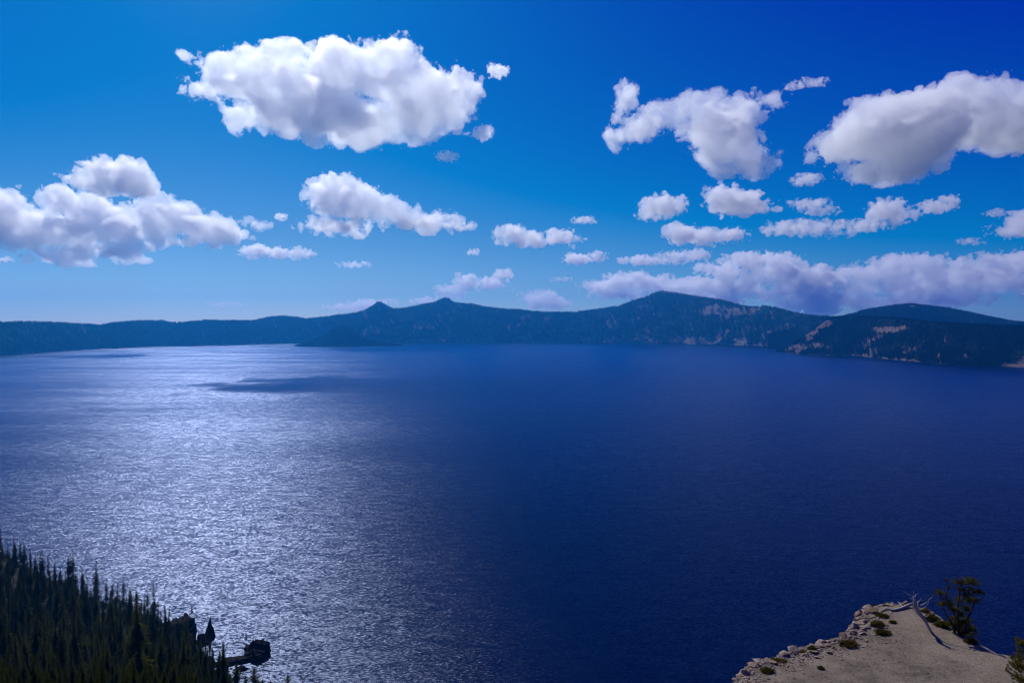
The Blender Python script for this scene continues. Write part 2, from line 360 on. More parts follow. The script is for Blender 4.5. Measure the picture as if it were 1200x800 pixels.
def island():
    # cinder cone standing in the lake, apex near px (386, 381)
    d0 = depth_at(406.6); cx = P(386, 400, d0)[0]; sc = d0/FPX
    n = 150; x = np.linspace(-78, 100, n)*sc; y = np.linspace(-70, 70, 110)*sc
    X, Y = np.meshgrid(x, y, indexing='ij')
    left = np.clip(-X, 0, None); right = np.clip(X, 0, None)
    R = np.hypot(np.where(X < 0, X*1.0, X*1.03), Y*1.0)/sc
    prof = np.interp(R, [0, 4, 7, 14, 28, 44, 53, 58, 80], [23, 24, 23, 18.5, 9.5, 3.2, .6, -2, -6])
    tail = np.interp(np.hypot((X/sc-52)/30, (Y/sc+4)/14), [0, .7, 1, 1.5], [2.6, 1.6, -.5, -6])
    lava = np.interp(np.hypot((X/sc+30)/26, (Y/sc+12)/22), [0, .8, 1, 1.5], [5.0, 1.6, -.5, -6])
    Z = np.maximum(np.maximum(prof, tail), lava)*sc
    Z = Z+fbm(np.stack([X/130, Y/130, X*0], -1), 5)*12*np.clip(Z/40, 0, 1)
    me = mesh('island', np.stack([X+cx, Y+d0+55*sc, Z], -1).reshape(-1, 3), gridfaces(len(x), len(y)), True)
    attr(me, 'u', X); attr(me, 'v', Z*2); attr(me, 'bare', X*0)
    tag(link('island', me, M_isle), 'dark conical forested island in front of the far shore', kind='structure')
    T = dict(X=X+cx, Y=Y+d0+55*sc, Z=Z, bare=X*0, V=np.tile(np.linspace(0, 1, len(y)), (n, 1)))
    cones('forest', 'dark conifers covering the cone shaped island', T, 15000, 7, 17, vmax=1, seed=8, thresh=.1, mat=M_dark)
island()

# ------------------------------------------------------------------ near caldera slope (left forest)
def t_edge(px): return interp([(-900, 440), (-500, 500), (-200, 575), (0, 646), (60, 676), (130, 708), (190, 730), (228, 752), (250, 785), (275, 822), (300, 850), (340, 880), (420, 905), (1200, 930), (2200, 950)], px)
def d_edge(px): return interp([(-900, 800), (-300, 720), (0, 630), (130, 570), (200, 545), (232, 535), (255, 500), (275, 430), (300, 400), (340, 370), (1200, 360), (2200, 300)], px)
def slope_z(px, d):
    te = np.array([-(ray(600, y)[2]) for y in np.atleast_1d(t_edge(px)).ravel()]).reshape(np.shape(px))
    de = d_edge(px); tb = np.maximum(-(ray(600, 812)[2]), te+.02)
    f = np.clip((d-250)/(de-250), 0, 1)
    t = tb+(te-tb)*f**1.1
    z = CAM[2]-t*d-1.8*np.clip(1-d/120, 0, 1)
    z = np.where(d > de, CAM[2]-te*de-(d-de)*1.05-.0008*(d-de)**2, z)
    return z
def near_slope():
    px = np.linspace(-900, 2200, 340); d = np.concatenate([np.linspace(3, 230, 40), np.linspace(233, 800, 210)])
    PX, D = np.meshgrid(px, d, indexing='ij')
    Z = slope_z(PX, D); X = (PX-600)/FPX*D
    nz = fbm(np.stack([X/45, D/45, X*0], -1), 5)*np.clip((D-60)/150, 0, 1)
    Z = Z+nz*np.where(D > d_edge(PX), 9, 5)-2
    Z = np.maximum(Z, -25)
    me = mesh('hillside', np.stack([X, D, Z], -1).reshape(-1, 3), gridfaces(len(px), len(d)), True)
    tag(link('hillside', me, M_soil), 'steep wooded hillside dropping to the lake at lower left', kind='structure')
near_slope()

def conifer(seed, H, R):
    r = random.Random(seed); V = []; F = []
    def tri(a, b, c):
        i = len(V); V.extend((a, b, c)); F.append((i, i+1, i+2))
    z0 = H*r.uniform(.04, .12); z = z0; lean = r.uniform(0, 6)
    bare_top = r.random()
    while z < H*.985:
        t = (z-z0)/(H-z0)
        nb = r.choice((5, 6, 7)) if t < .8 else 4
        L0 = R*((1-t)**.8)*(.75+.25*math.sin(t*17+lean))+.25
        a0 = r.uniform(0, 6.28)
        for k in range(nb):
            a = a0+k*6.283/nb+r.uniform(-.3, .3); L = L0*r.uniform(.55, 1.12)
            if r.random() < .06: continue
            dz = -L*r.uniform(.25, .6) if t < .7 else L*r.uniform(-.2, .3)
            ca, sa = math.cos(a), math.sin(a)
            m = 4
            for s in range(m):
                s0, s1 = s/m, (s+1)/m
                cx0, cx1 = L*s0, L*s1; zz0 = z+dz*s0**1.3; zz1 = z+dz*s1**1.3
                wdt = L*.30*(1.05-s0)+.12
                p0 = (ca*cx0, sa*cx0, zz0); p1 = (ca*cx1, sa*cx1, zz1)
                for sg in (-1, 1):
                    q = wdt*r.uniform(.6, 1.2)*sg; mx = (cx0*.3+cx1*.7)*r.uniform(.9, 1.12)
                    tri(p0, p1, (ca*mx-sa*q, sa*mx+ca*q, (zz0+zz1)/2-abs(q)*r.uniform(.2, .7)))
                if r.random() < .6: tri(p0, p1, (ca*(cx0+cx1)/2, sa*(cx0+cx1)/2, (zz0+zz1)/2-wdt*r.uniform(.5, .9)))
        z += H*.0145+(1-t)*H*.016*r.uniform(.7, 1.3)
    tri((.12, 0, H*.95), (-.1, .08, H*.95), (0, 0, H*1.03)); tri((0, .12, H*.95), (0, -.12, H*.95), (0, 0, H*1.03))
    me = mesh('crown', V, F)
    n = 7; tv = []; tf = []
    for i, (zz, rr) in enumerate(((-2.5, .034), (H*.25, .024), (H*.6, .014), (H*.98, .003))):
        for k in range(n): tv.append((math.cos(k*6.283/n)*rr*H*.55, math.sin(k*6.283/n)*rr*H*.55, zz))
    for i in range(3):
        for k in range(n): tf.append((i*n+k, i*n+(k+1) % n, (i+1)*n+(k+1) % n, (i+1)*n+k))
    tm = mesh('trunk', tv, tf, True)
    me.materials.append(M_conif); tm.materials.append(M_bark)
    return me, tm
VAR = [conifer(100+i, h, rr) for i, (h, rr) in enumerate(((24, 4.4), (20, 4.0), (26, 4.8), (17, 3.9), (22, 3.4), (15, 3.4), (27, 5.2), (19, 2.9), (22, 5.0), (13, 3.1)))]
def put_conifer(x, y, z, rz, s, v, label, group, sxy=1.0, lean=(0, 0)):
    t = empty('conifer', (x, y, z), rz); t.scale = (s*sxy, s*sxy, s); t.rotation_euler = (lean[0], lean[1], rz)
    tag(t, label, 'conifer', group)
    link('crown', VAR[v][0], None, t); link('trunk', VAR[v][1], None, t)
    return t
def left_forest():
    r = random.Random(5); pts = []; cell = {}
    def ok(x, y, m):
        i, j = int(x//m), int(y//m)
        for a in (-1, 0, 1):
            for b in (-1, 0, 1):
                for q in cell.get((i+a, j+b), ()):
                    if (q[0]-x)**2+(q[1]-y)**2 < m*m: return False
        cell.setdefault((i, j), []).append((x, y)); return True
    for _ in range(24000):
        d = r.uniform(225, 690); px = r.uniform(-420, 345); x = (px-600)/FPX*d
        de = float(d_edge(px))
        if d > de+14: continue
        if 205 < px < 262 and d > 500: continue
        z = float(slope_z(np.array([px*1.0]), np.array([d*1.0]))[0])-2
        if z < 9: continue
        if not ok(x, d, 8.8): continue
        s = 1.06*r.choice((r.uniform(.42, .85), r.uniform(.75, 1.1), r.uniform(1.0, 1.35)))*(.8 if px > 200 else 1.0)
        # keep the treetops out of the open water to the right of the stand
        top = z+22*s; py = 400-FPX*math.tan(math.atan2(top-CAM[2], d)+PITCH)
        lim = interp([(0, 618), (60, 650), (130, 682), (190, 712), (230, 742), (262, 768), (290, 782), (345, 786)], px)
        if py < lim-16: s *= max(.35, 1-(lim-6-py)/(22*s*FPX/d))
        pts.append((px, d, x, z, s))
    fill = []
    for _ in range(2600):
        d = r.uniform(235, 640); px = r.uniform(-60, 330); de = float(d_edge(px))
        if d > de-8 or (205 < px < 262 and d > 490): continue
        z = float(slope_z(np.array([px*1.0]), np.array([d*1.0]))[0])-2
        if z > 9: fill.append((px, d, (px-600)/FPX*d, z, r.uniform(.28, .5)))
    for _ in range(900):
        d = r.uniform(80, 240); px = r.uniform(-500, 225)
        fill.append((px, d, (px-600)/FPX*d, float(slope_z(np.array([px*1.0]), np.array([d*1.0]))[0])-2, r.uniform(.3, .6)*min(1, d/190)))
    inview = [q for q in pts if -12 < q[0] < 345 and 400-FPX*math.tan(math.atan2(q[3]+22*q[4]-CAM[2], q[1])+PITCH) < 800]
    inview.sort(key=lambda q: q[1]); ind = inview[:296]; ids = set(map(id, ind)); rest = [q for q in pts if id(q) not in ids]+fill
    for q in ind:
        px, d, x, z, s = q
        edge = d > d_edge(px)-60
        far_ = 'dark conifer on the crest of the left slope against the glittering water' if edge else 'dark green conifer packed in the dense stand low on the left slope'
        if px > 262: continue
        if not edge:
            far_ = ('dark green conifer in the stand at the far left, near the left edge' if px < 60 else 'dark green conifer in the middle of the stand on the left slope' if px < 150 else
                    'dark green conifer low in the stand, near the shore rocks') if d > 330 else 'olive tinged conifer at the bottom edge, nearest of the left stand'
        put_conifer(x, d, z, r.uniform(0, 6.3), s, r.randrange(10), far_,
                    'conifers along the crest of the left slope' if edge else 'conifers of the left slope', r.choice((.85, 1.05, 1.3))*r.uniform(.9, 1.15), (r.uniform(-.04, .04), r.uniform(-.04, .04)))
    for k, (px, pt, d, v, lab) in enumerate(((239, 757, 425, 4, 'slender conifer whose tip stands beside the small rounded rock'), (253, 760, 415, 7, 'slim conifer with its tip just right of the pointed rock'),
            (262, 769, 400, 1, 'short conifer in front of the low reef'), (273, 775, 395, 5, 'bushy conifer whose tip covers the left of the reef'), (284, 790, 385, 9, 'low conifer top below the large dark rock'),
            (294, 779, 380, 3, 'pointed conifer top directly below the large dark rock'), (304, 793, 375, 8, 'small conifer tip low on the bottom edge right of the pointed one'), (313, 795, 372, 9, 'tiny conifer tip at the bottom edge of the water'),
            (334, 787, 365, 6, 'rightmost conifer top at the bottom edge before open water'), (226, 751, 440, 2, 'conifer top against the dark cliff'), (245, 778, 400, 0, 'broad conifer low in front of the reef'), (266, 788, 385, 8, 'wide conifer filling the gap above the bottom edge'))):
        z = float(slope_z(np.array([px*1.0]), np.array([d*1.0]))[0])-3; top = P(px, pt, d)[2]; Hh = (24, 20, 26, 17, 22, 15, 27, 19, 22, 13)[v]; s = (top-z)/(Hh*1.03)
        put_conifer((px-600)/FPX*d, d, z, k, s, v, lab, 'conifers at the lower tip of the left slope', 1.5 if px > 255 else 1.15)
    Vs, Fs, off = [], [], 0
    dat = []
    for me, tm in VAR:
        v = np.empty(len(me.vertices)*3, np.float32); me.vertices.foreach_get('co', v); dat.append(v.reshape(-1, 3))
    for (px, d, x, z, s) in rest:
        v = dat[r.randrange(10)]; a = r.uniform(0, 6.3); c, sn = math.cos(a), math.sin(a)
        w_ = np.stack([(v[:, 0]*c-v[:, 1]*sn)*s+x, (v[:, 0]*sn+v[:, 1]*c)*s+d, v[:, 2]*s+z], 1)
        Vs.append(w_); Fs.append(np.arange(len(v)).reshape(-1, 3)+off); off += len(v)
    if Vs: tag(link('forest', mesh('forest', np.concatenate(Vs), np.concatenate(Fs)), M_conif), 'further conifers filling the left slope', kind='stuff')
    print('trees', len(ind), len(rest), off)
left_forest()

# ------------------------------------------------------------------ rocks in the water, lower left
def crag(name, label, cat, px, py, depth_off, size, seed, top='round', rz=0., mat=M_lava, sub=5, sh=1.0):
    bm = bmesh.new(); bmesh.ops.create_icosphere(bm, subdivisions=sub, radius=1.0)
    o = Vector((seed*3.1, seed*1.7, seed*.9))
    for v in bm.verts:
        c = v.co.copy()
        n = mnoise.fractal(c*1.3+o, .9, 2.2, 6)*.34+mnoise.cell(c*2.6+o)*.16+mnoise.cell(c*6+o)*.08
        c = c*(1+n*sh)
        if top == 'spire': k = max(0, c.z); c.x *= (1-.75*min(1, k)); c.y *= (1-.75*min(1, k)); 
        if top == 'flat': c.z = min(c.z, .72+.1*mnoise.noise(c*3+o))
        v.co = Vector((c.x*size[0], c.y*size[1], c.z*size[2]))
    me = bpy.data.meshes.new(name); bm.to_mesh(me); bm.free()
    b = onz(px, py, 0.0); ob = link(name, me, mat); ob.location = (b[0], b[1]+depth_off, 0); ob.rotation_euler = (0, 0, rz)
    if cat: tag(ob, label, cat)
    return ob
crag('sea_cliff', 'dark rock cliff at the tip of the wooded left slope', 'cliff', 208, 756, 8, (9, 13, 22), 3, 'flat', .3)
crag('rock_stack', 'small rounded dark rock between the cliff and the pointed rock', 'rock', 235, 754, 3, (4.4, 4.4, 6.5), 5)
crag('rock_spire', 'narrow pointed dark rock standing alone in the glitter', 'rock', 245, 747, 2, (3.6, 3.6, 14), 8, 'spire')
crag('rock_islet', 'large dark rock rising at the end of the low reef', 'rock', 298, 772, 7, (9.5, 9.5, 9), 11, 'round', .2)
crag('rock_reef', 'low dark rock arm joining the slope to the large rock', 'rock', 273, 779, 6, (15, 4.6, 4.0), 14, 'flat', .38)
crag('shore_rock', 'tiny rock in the water beside the low reef', 'rock', 283, 784, 0, (4, 3, 2), 17)
for (px, py, dz, s, v, lab) in ((244.5, 745, 11.5, .15, 3, 'tiny tree on top of the pointed dark rock'), (285, 757, 2, .42, 5, 'small spindly tree beside the large dark rock'), (229, 753, 2, .34, 7, 'small conifer at the foot of the sea cliff'),
                          (221, 742, 14, .4, 1, 'small conifer on top of the sea cliff')):
    b = onz(px, py, 0); put_conifer(b[0], b[1]+6, dz, 1.0, s, v, lab, None, 1.2)

# ------------------------------------------------------------------ foreground outcrop
ZT = 229.6
OUT_PX = [(700, 1250), (760, 1000), (812, 880), (846, 815), (857, 798), (869, 780), (880, 773), (892, 769.5), (906, 768), (918, 762), (930, 757), (950, 752), (968, 748), (985, 742), (993, 733), (1000, 724), (1006, 715), (1013, 709),
          (1026, 706), (1045, 704.5), (1060, 704), (1075, 707), (1088, 711), (1100, 717), (1112, 727), (1124, 737), (1140, 746), (1155, 754), (1170, 762), (1186, 765), (1200, 770), (1250, 800), (1330, 880), (1500, 1250)]
POLY = np.array([onz(x, y, ZT)[:2] for x, y in OUT_PX])
def sdpoly(X, Y):
    p = np.stack([X, Y], -1); A = POLY; B = np.roll(POLY, -1, 0); best = np.full(X.shape, 1e9); ins = np.zeros(X.shape, bool)
    for a, b in zip(A, B):
        e = b-a; w_ = p-a; t = np.clip((w_@e)/(e@e), 0, 1); dd = w_-t[..., None]*e; best = np.minimum(best, np.hypot(dd[..., 0], dd[..., 1]))
        c = ((a[1] <= Y) & (b[1] > Y)) | ((b[1] <= Y) & (a[1] > Y))
        xi = a[0]+(Y-a[1])/(b[1]-a[1]+1e-12)*(b[0]-a[0]); ins ^= c & (X < xi)
    return np.where(ins, -best, best)
def ztop(X, Y, sd):
    ins = np.clip(-sd, 0, None)
    z = ZT-.22*np.exp(-ins/.35)+.03*fbm(np.stack([X/1.8, Y/1.8, X*0], -1), 4)+.10*fbm(np.stack([X/7, Y/7, X*0+3], -1), 2)*np.clip(ins/2, 0, 1)
    z = z+.05*fbm(np.stack([X/.5, Y/.5, X*0+8], -1), 3)*np.exp(-ins/1.2)
    o = np.clip(sd, 0, None)
    z = z-np.where(o > 0, 3.4*o-1.1*np.clip(o-3, 0, None)-1.6*np.clip(o-14, 0, None), 0)+np.where(o > 0, (1.4*fbm(np.stack([X/2.2, Y/2.2, z/3], -1), 5))*np.clip(o/1.2, 0, 1), 0)
    return z
def outcrop():
    x = np.concatenate([np.linspace(-12, 7, 26)[:-1], np.linspace(7, 37, 330), np.linspace(37, 70, 40)[1:]])
    y = np.concatenate([np.linspace(-6, 22, 36)[:-1], np.linspace(22, 54, 340), np.linspace(54, 90, 40)[1:]])
    X, Y = np.meshgrid(x, y, indexing='ij'); X = X+.25*fbm(np.stack([X, Y, X*0], -1), 3)*(np.abs(sdpoly(X, Y)) < 6)
    sd = sdpoly(X, Y)+.16*fbm(np.stack([X/.8, Y/.8, X*0+2], -1), 4)
    Z = np.maximum(ztop(X, Y, sd), 120)
    me = mesh('rock_ledge', np.stack([X, Y, Z], -1).reshape(-1, 3), gridfaces(len(x), len(y)), True)
    me.materials.append(M_sand); me.materials.append(M_sand_rock)
    F = gridfaces(len(x), len(y)); s = sd.reshape(-1)[F].mean(1); me.polygons.foreach_set('material_index', (s > -.15-.9*np.clip(fbm(np.stack([X/1.3, Y/1.3, X*0+4], -1), 3).reshape(-1)[F[:, 0]]+.15, 0, 1)).astype(np.int32))
    tag(link('rocky_ground', me), 'pale sandy top of the rock outcrop at lower right', kind='structure')
outcrop()
def ground(x, y):
    sd = sdpoly(np.array([[x]]), np.array([[y]])); return float(ztop(np.array([[x]]), np.array([[y]]), sd)[0, 0])
def gp(px, py):
    b = onz(px, py, ZT); return b[0], b[1], ground(b[0], b[1])

def hull_rock(seed, n=15, flat=.6):
    r = random.Random(seed); bm = bmesh.new()
    for _ in range(n):
        v = Vector((r.gauss(0, 1), r.gauss(0, 1), r.gauss(0, 1))).normalized()*r.uniform(.8, 1.05)
        bm.verts.new((v.x, v.y*r.uniform(.7, 1), v.z*flat))
    res = bmesh.ops.convex_hull(bm, input=bm.verts)
    bmesh.ops.delete(bm, geom=[g for g in res['geom_interior'] if isinstance(g, bmesh.types.BMVert)], context='VERTS')
    bmesh.ops.bevel(bm, geom=bm.edges[:], offset=.05, segments=1, affect='EDGES')
    me = bpy.data.meshes.new('rock'); bm.to_mesh(me); bm.free(); return me
def mat_rock(name, c1, c2):
    m = M(name); r = m.n('ObjectInfo').outputs['Random']; n = m.noise(m.geo(), 6, 6, .7)
    c = m.mix(m.mapr(n, .35, .65, 0, 1), c1, c2); c = m.mix(m.math('MULTIPLY', r, .8), c, (.16, .085, .045)); return m.bsdf(c, .9, .15, n, .8, .05)
M_rock = mat_rock('loose_rock', (.13, .105, .08), (.46, .38, .29))
ROCKS = [hull_rock(i, 14+i % 4, .45+.07*(i % 5)) for i in range(10)]
for me in ROCKS: me.materials.append(M_rock)
def edge_rocks():
    r = random.Random(11); pts = [p for p in OUT_PX]
    a, b = 3, 17
    placed = 0
    def place(px, py, s, label, group):
        x, y, z = gp(px, py)
        o = link('rock', ROCKS[r.randrange(10)]); o.location = (x, y, z+s*.12)
        o.scale = (s*r.uniform(.8, 1.3), s*r.uniform(.7, 1.1), s*r.uniform(.6, 1.1)); o.rotation_euler = (r.uniform(-.5, .5), r.uniform(-.5, .5), r.uniform(0, 6.3))
        tag(o, label, 'rock', group)
    segs = [(pts[i], pts[i+1]) for i in range(a, b)]
    for n in range(230):
        i = r.choices(range(len(segs)), [math.dist(*s)*(2.2 if s[0][0] > 980 else 1) for s in segs])[0]; (x0, y0), (x1, y1) = segs[i]; t = r.random()
        px = x0+(x1-x0)*t; py = y0+(y1-y0)*t
        off = abs(r.gauss(0, 1)); inw = off*(9 if px < 985 else 21)+1
        L = math.hypot(x1-x0, y1-y0); nx, ny = -(y1-y0)/L, (x1-x0)/L
        sz = (r.uniform(.10, .24) if r.random() < .8 else r.uniform(.28, .46))*(1.2 if off < .6 else .85)
        place(px+nx*inw, py+ny*inw*.75, sz, ('large pale boulder' if sz > .3 else 'small angular rock')+' in the rubble '+('near the far tip' if px > 985 else 'along the left edge')+' of the outcrop', 'loose rocks along the left edge of the outcrop')
    for n in range(34):
        px = r.uniform(1012, 1094); py = float(interp(OUT_PX[17:26], px))+abs(r.gauss(0, 1))*2.5+1
        place(px, py, r.uniform(.12, .3), 'weathered rock slab along the top rim of the outcrop near the dead tree', 'rocks along the top rim of the outcrop')
    # small rubble and pebbles nobody could count
    Vs, Fs, off_ = [], [], 0
    def base(me):
        bm = bmesh.new(); bm.from_mesh(me); bmesh.ops.triangulate(bm, faces=bm.faces[:]); bmesh.ops.dissolve_degenerate(bm, dist=.001, edges=bm.edges[:])
        bmesh.ops.triangulate(bm, faces=bm.faces[:])
        v = np.array([q.co[:] for q in bm.verts]); bm.verts.index_update(); f = np.array([[q.index for q in fc.verts] for fc in bm.faces]); bm.free(); return v, f
    small = [base(hull_small(i)) for i in range(6)]
    for n in range(3600):
        if n < 1900:
            i = r.choices(range(len(segs)), [math.dist(*s) for s in segs])[0]; (x0, y0), (x1, y1) = segs[i]; t = r.random()
            px = x0+(x1-x0)*t; py = y0+(y1-y0)*t; inw = abs(r.gauss(0, 1))*(16 if px < 985 else 26)+.5; L = math.hypot(x1-x0, y1-y0); px -= (y1-y0)/L*inw; py += (x1-x0)/L*inw*.8
            s = r.uniform(.02, .09)*(1.3 if inw < 10 else .8)
        else: px = r.uniform(870, 1215); py = r.uniform(706, 830); s = r.uniform(.01, .03) if r.random() < .95 else r.uniform(.03, .06)
        bb = onz(px, py, ZT); sdv = float(sdpoly(np.array([[bb[0]]]), np.array([[bb[1]]]))[0, 0])
        if sdv > -.05: continue
        x, y, z = bb[0], bb[1], ground(bb[0], bb[1]); v, f = small[r.randrange(6)]; q = r.uniform(0, 6.3); c, sn = math.cos(q), math.sin(q)
        Vs.append(np.stack([(v[:, 0]*c-v[:, 1]*sn)*s+x, (v[:, 0]*sn+v[:, 1]*c)*s+y, v[:, 2]*s+z+s*.2], 1)); Fs.append(f+off_); off_ += len(v)
    tag(link('gravel', mesh('gravel', np.concatenate(Vs), np.concatenate(Fs)), M_sand_rock), 'loose gravel and pebbles strewn over the outcrop', kind='stuff')
def hull_small(i):
    r = random.Random(50+i); bm = bmesh.new()
    for _ in range(9):
        v = Vector((r.gauss(0, 1), r.gauss(0, 1), r.gauss(0, 1))).normalized(); bm.verts.new((v.x, v.y, v.z*.7))
    res = bmesh.ops.convex_hull(bm, input=bm.verts); me = bpy.data.meshes.new('tmp'); bm.to_mesh(me); bm.free(); return me
edge_rocks()

# tubes with taper, joined into one mesh
class Tubes:
    def __init__(s): s.V = []; s.F = []
    def add(s, pts, rad, n=6):
        pts = [Vector(p) for p in pts]; b = len(s.V)
        for i, p in enumerate(pts):
            d = (pts[min(i+1, len(pts)-1)]-pts[max(i-1, 0)]).normalized(); a = d.orthogonal().normalized(); c = d.cross(a)
            for k in range(n): s.V.append(tuple(p+(a*math.cos(k*6.283/n)+c*math.sin(k*6.283/n))*rad[i]*(1+.18*math.sin(k*2.3+i*1.7))))
        for i in range(len(pts)-1):
            for k in range(n): s.F.append((b+i*n+k, b+i*n+(k+1) % n, b+(i+1)*n+(k+1) % n, b+(i+1)*n+k))
        i = len(pts)-1
        s.V.append(tuple(pts[-1])); e = len(s.V)-1
        for k in range(n): s.F.append((b+i*n+k, b+i*n+(k+1) % n, e, e))
    def build(s, name, mat, parent):
        me = bpy.data.meshes.new(name); me.from_pydata(s.V, [], [tuple(dict.fromkeys(f)) for f in s.F]); me.polygons.foreach_set('use_smooth', [True]*len(me.polygons))
        return link(name, me, mat, parent)
def wobble(a, b, n, amt, r, sag=0):
    a, b = Vector(a), Vector(b); L = (b-a).length
    return [a.lerp(b, i/(n-1))+Vector((r.gauss(0, 1), r.gauss(0, 1), r.gauss(0, .7)))*amt*L*math.sin(math.pi*min(i/(n-1)+.08, 1))+Vector((0, 0, -sag*math.sin(math.pi*i/(n-1)))) for i in range(n)]
def tufts(centers, r, ln, cnt, wd, up=.3):
    V = []; F = []
    for c in centers:
        c = Vector(c)
        for _ in range(cnt):
            d = Vector((r.gauss(0, 1), r.gauss(0, 1), r.gauss(up, .9))).normalized(); s = d.cross(Vector((r.gauss(0, 1), r.gauss(0, 1), r.gauss(0, 1)))).normalized()*wd
            L = ln*r.uniform(.6, 1.2); i = len(V); q = c+d*L*.15
            V.extend((tuple(q-s), tuple(q+s), tuple(c+d*L))); F.append((i, i+1, i+2))
    return V, F

PXM = 45/FPX     # metres per photograph pixel at the outcrop's far rim
def up_at(base, dx, dy, dd=0.0):
    """point seen dx px right and dy px above the base, dd metres further away"""
    return Vector((base[0]+dx*base[1]/FPX, base[1]+dd, base[2]+dy*base[1]/FPX*1.12))
def live_pine():
    r = random.Random(42); x, y, z = gp(1122, 741); root = empty('pine_tree', (x, y, z)); B = (0, 0, 0); loc = Vector((x, y, z))
    tag(root, 'stunted green pine with several crooked stems on the outcrop rim', 'pine tree')
    def L(dx, dy, dd=0): return up_at((x, y, z), dx*.84, dy*.95, dd)-loc
    stems = [((2, -3), (-4, 20), (-17, 40), (-14, 62)), ((2, -3), (2, 24), (6, 45), (12, 60)), ((4, -3), (12, 14), (16, 38), (26, 44)), ((-2, -2), (-8, 12), (-18, 26), (-22, 44))]
    tb = Tubes(); tips = []
    dds = [0, .15, -.2, .1]
    for si, st in enumerate(stems):
        P3 = []
        for i in range(len(st)-1):
            a = L(st[i][0], st[i][1], dds[si]*i); b = L(st[i+1][0], st[i+1][1], dds[si]*(i+1)); P3 += wobble(a, b, 5, .03, r)[:-1 if i < len(st)-2 else None]
        n = len(P3); rad = [.085*(1-.85*i/(n-1))+.008 for i in range(n)]; tb.add(P3, rad, 7)
        tips.append(P3)
    tb.build('trunk', M_bark, root)
    cent = []; br = Tubes()
    clumps = [(-22, 44, 8), (-16, 36, 8), (-26, 35, 6), (-12, 30, 6), (6, 56, 8), (14, 60, 9), (22, 58, 8), (18, 50, 9), (28, 48, 6), (10, 44, 7), (4, 36, 7), (16, 38, 8), (24, 38, 7), (0, 26, 6), (12, 28, 7), (18, 26, 6), (4, 50, 6),
              (0, 14, 9), (8, 10, 10), (-6, 10, 8), (14, 4, 9), (2, 3, 10), (18, 12, 7), (26, 4, 6), (24, -3, 7), (14, -6, 9), (-14, 52, 3), (-15, 60, 2.5), (-10, 20, 5), (8, 20, 7)]
    for (cx, cyy, rr) in clumps:
        near = min((p for T in tips for p in T), key=lambda p: (p-L(cx, cyy)).length+max(0, (p.z-L(cx, cyy).z))*.6)
        c = L(cx, cyy, r.uniform(-.35, .35)); br.add(wobble(near, c, 5, .06, r), [.022, .018, .014, .010, .006], 5)
        for k in range(int(7+rr*rr*.72)):
            v = Vector((r.gauss(0, 1), r.gauss(0, 1), r.gauss(0, .62)))*.40*rr*PXM*1.0
            p = c+v; cent.append(p)
            if k % 4 == 0: br.add([c, c.lerp(p, .5)+Vector((0, 0, -.02)), p], [.008, .006, .003], 4)
    for i in range(16):
        T = r.choice(tips); p = r.choice(T[3:]); br.add(wobble(p, p+Vector((r.gauss(0, .35), r.gauss(0, .3), r.uniform(0, .35))), 4, .1, r), [.009, .007, .004, .002], 4)
    br.build('branch', M_bark, root)
    V, F = tufts(cent, r, .13, 17, .012); link('foliage', mesh('foliage', V, F), M_pine, root)
live_pine()
def sapling():
    r = random.Random(9); x, y, z = gp(1202, 812); root = empty('pine_tree', (x, y, z)); tag(root, 'green pine sapling cut by the right edge of the photo', 'pine tree')
    loc = Vector((x, y, z)); L = lambda dx, dy, dd=0: up_at((x, y, z), dx, dy, dd)-loc
    tb = Tubes(); tb.add([L(0, -4), L(-1, 20), L(-3, 40), L(-2, 58)], [.06, .05, .03, .012], 7)
    tb.build('trunk', M_bark, root); br = Tubes(); cent = []
    for i in range(75):
        h = r.uniform(2, 56); s = (1-h/72)*15+2.5; a = r.uniform(0, 6.28); p0 = L(-h*.04, h); p1 = p0+Vector((math.cos(a)*s*PXM, math.sin(a)*s*PXM, s*.55*PXM))
        br.add([p0, p0.lerp(p1, .5)+Vector((0, 0, -.03)), p1], [.014, .01, .005], 5)
        for k in range(9): cent.append(p0.lerp(p1, .35+.65*k/8)+Vector((r.gauss(0, .03), r.gauss(0, .03), r.gauss(0, .03))))
        cent.append(p1+Vector((0, 0, .08)))
    br.build('branch', M_bark, root); V, F = tufts(cent, r, .12, 20, .014, .5); link('foliage', mesh('foliage', V, F), M_pine, root)
sapling()
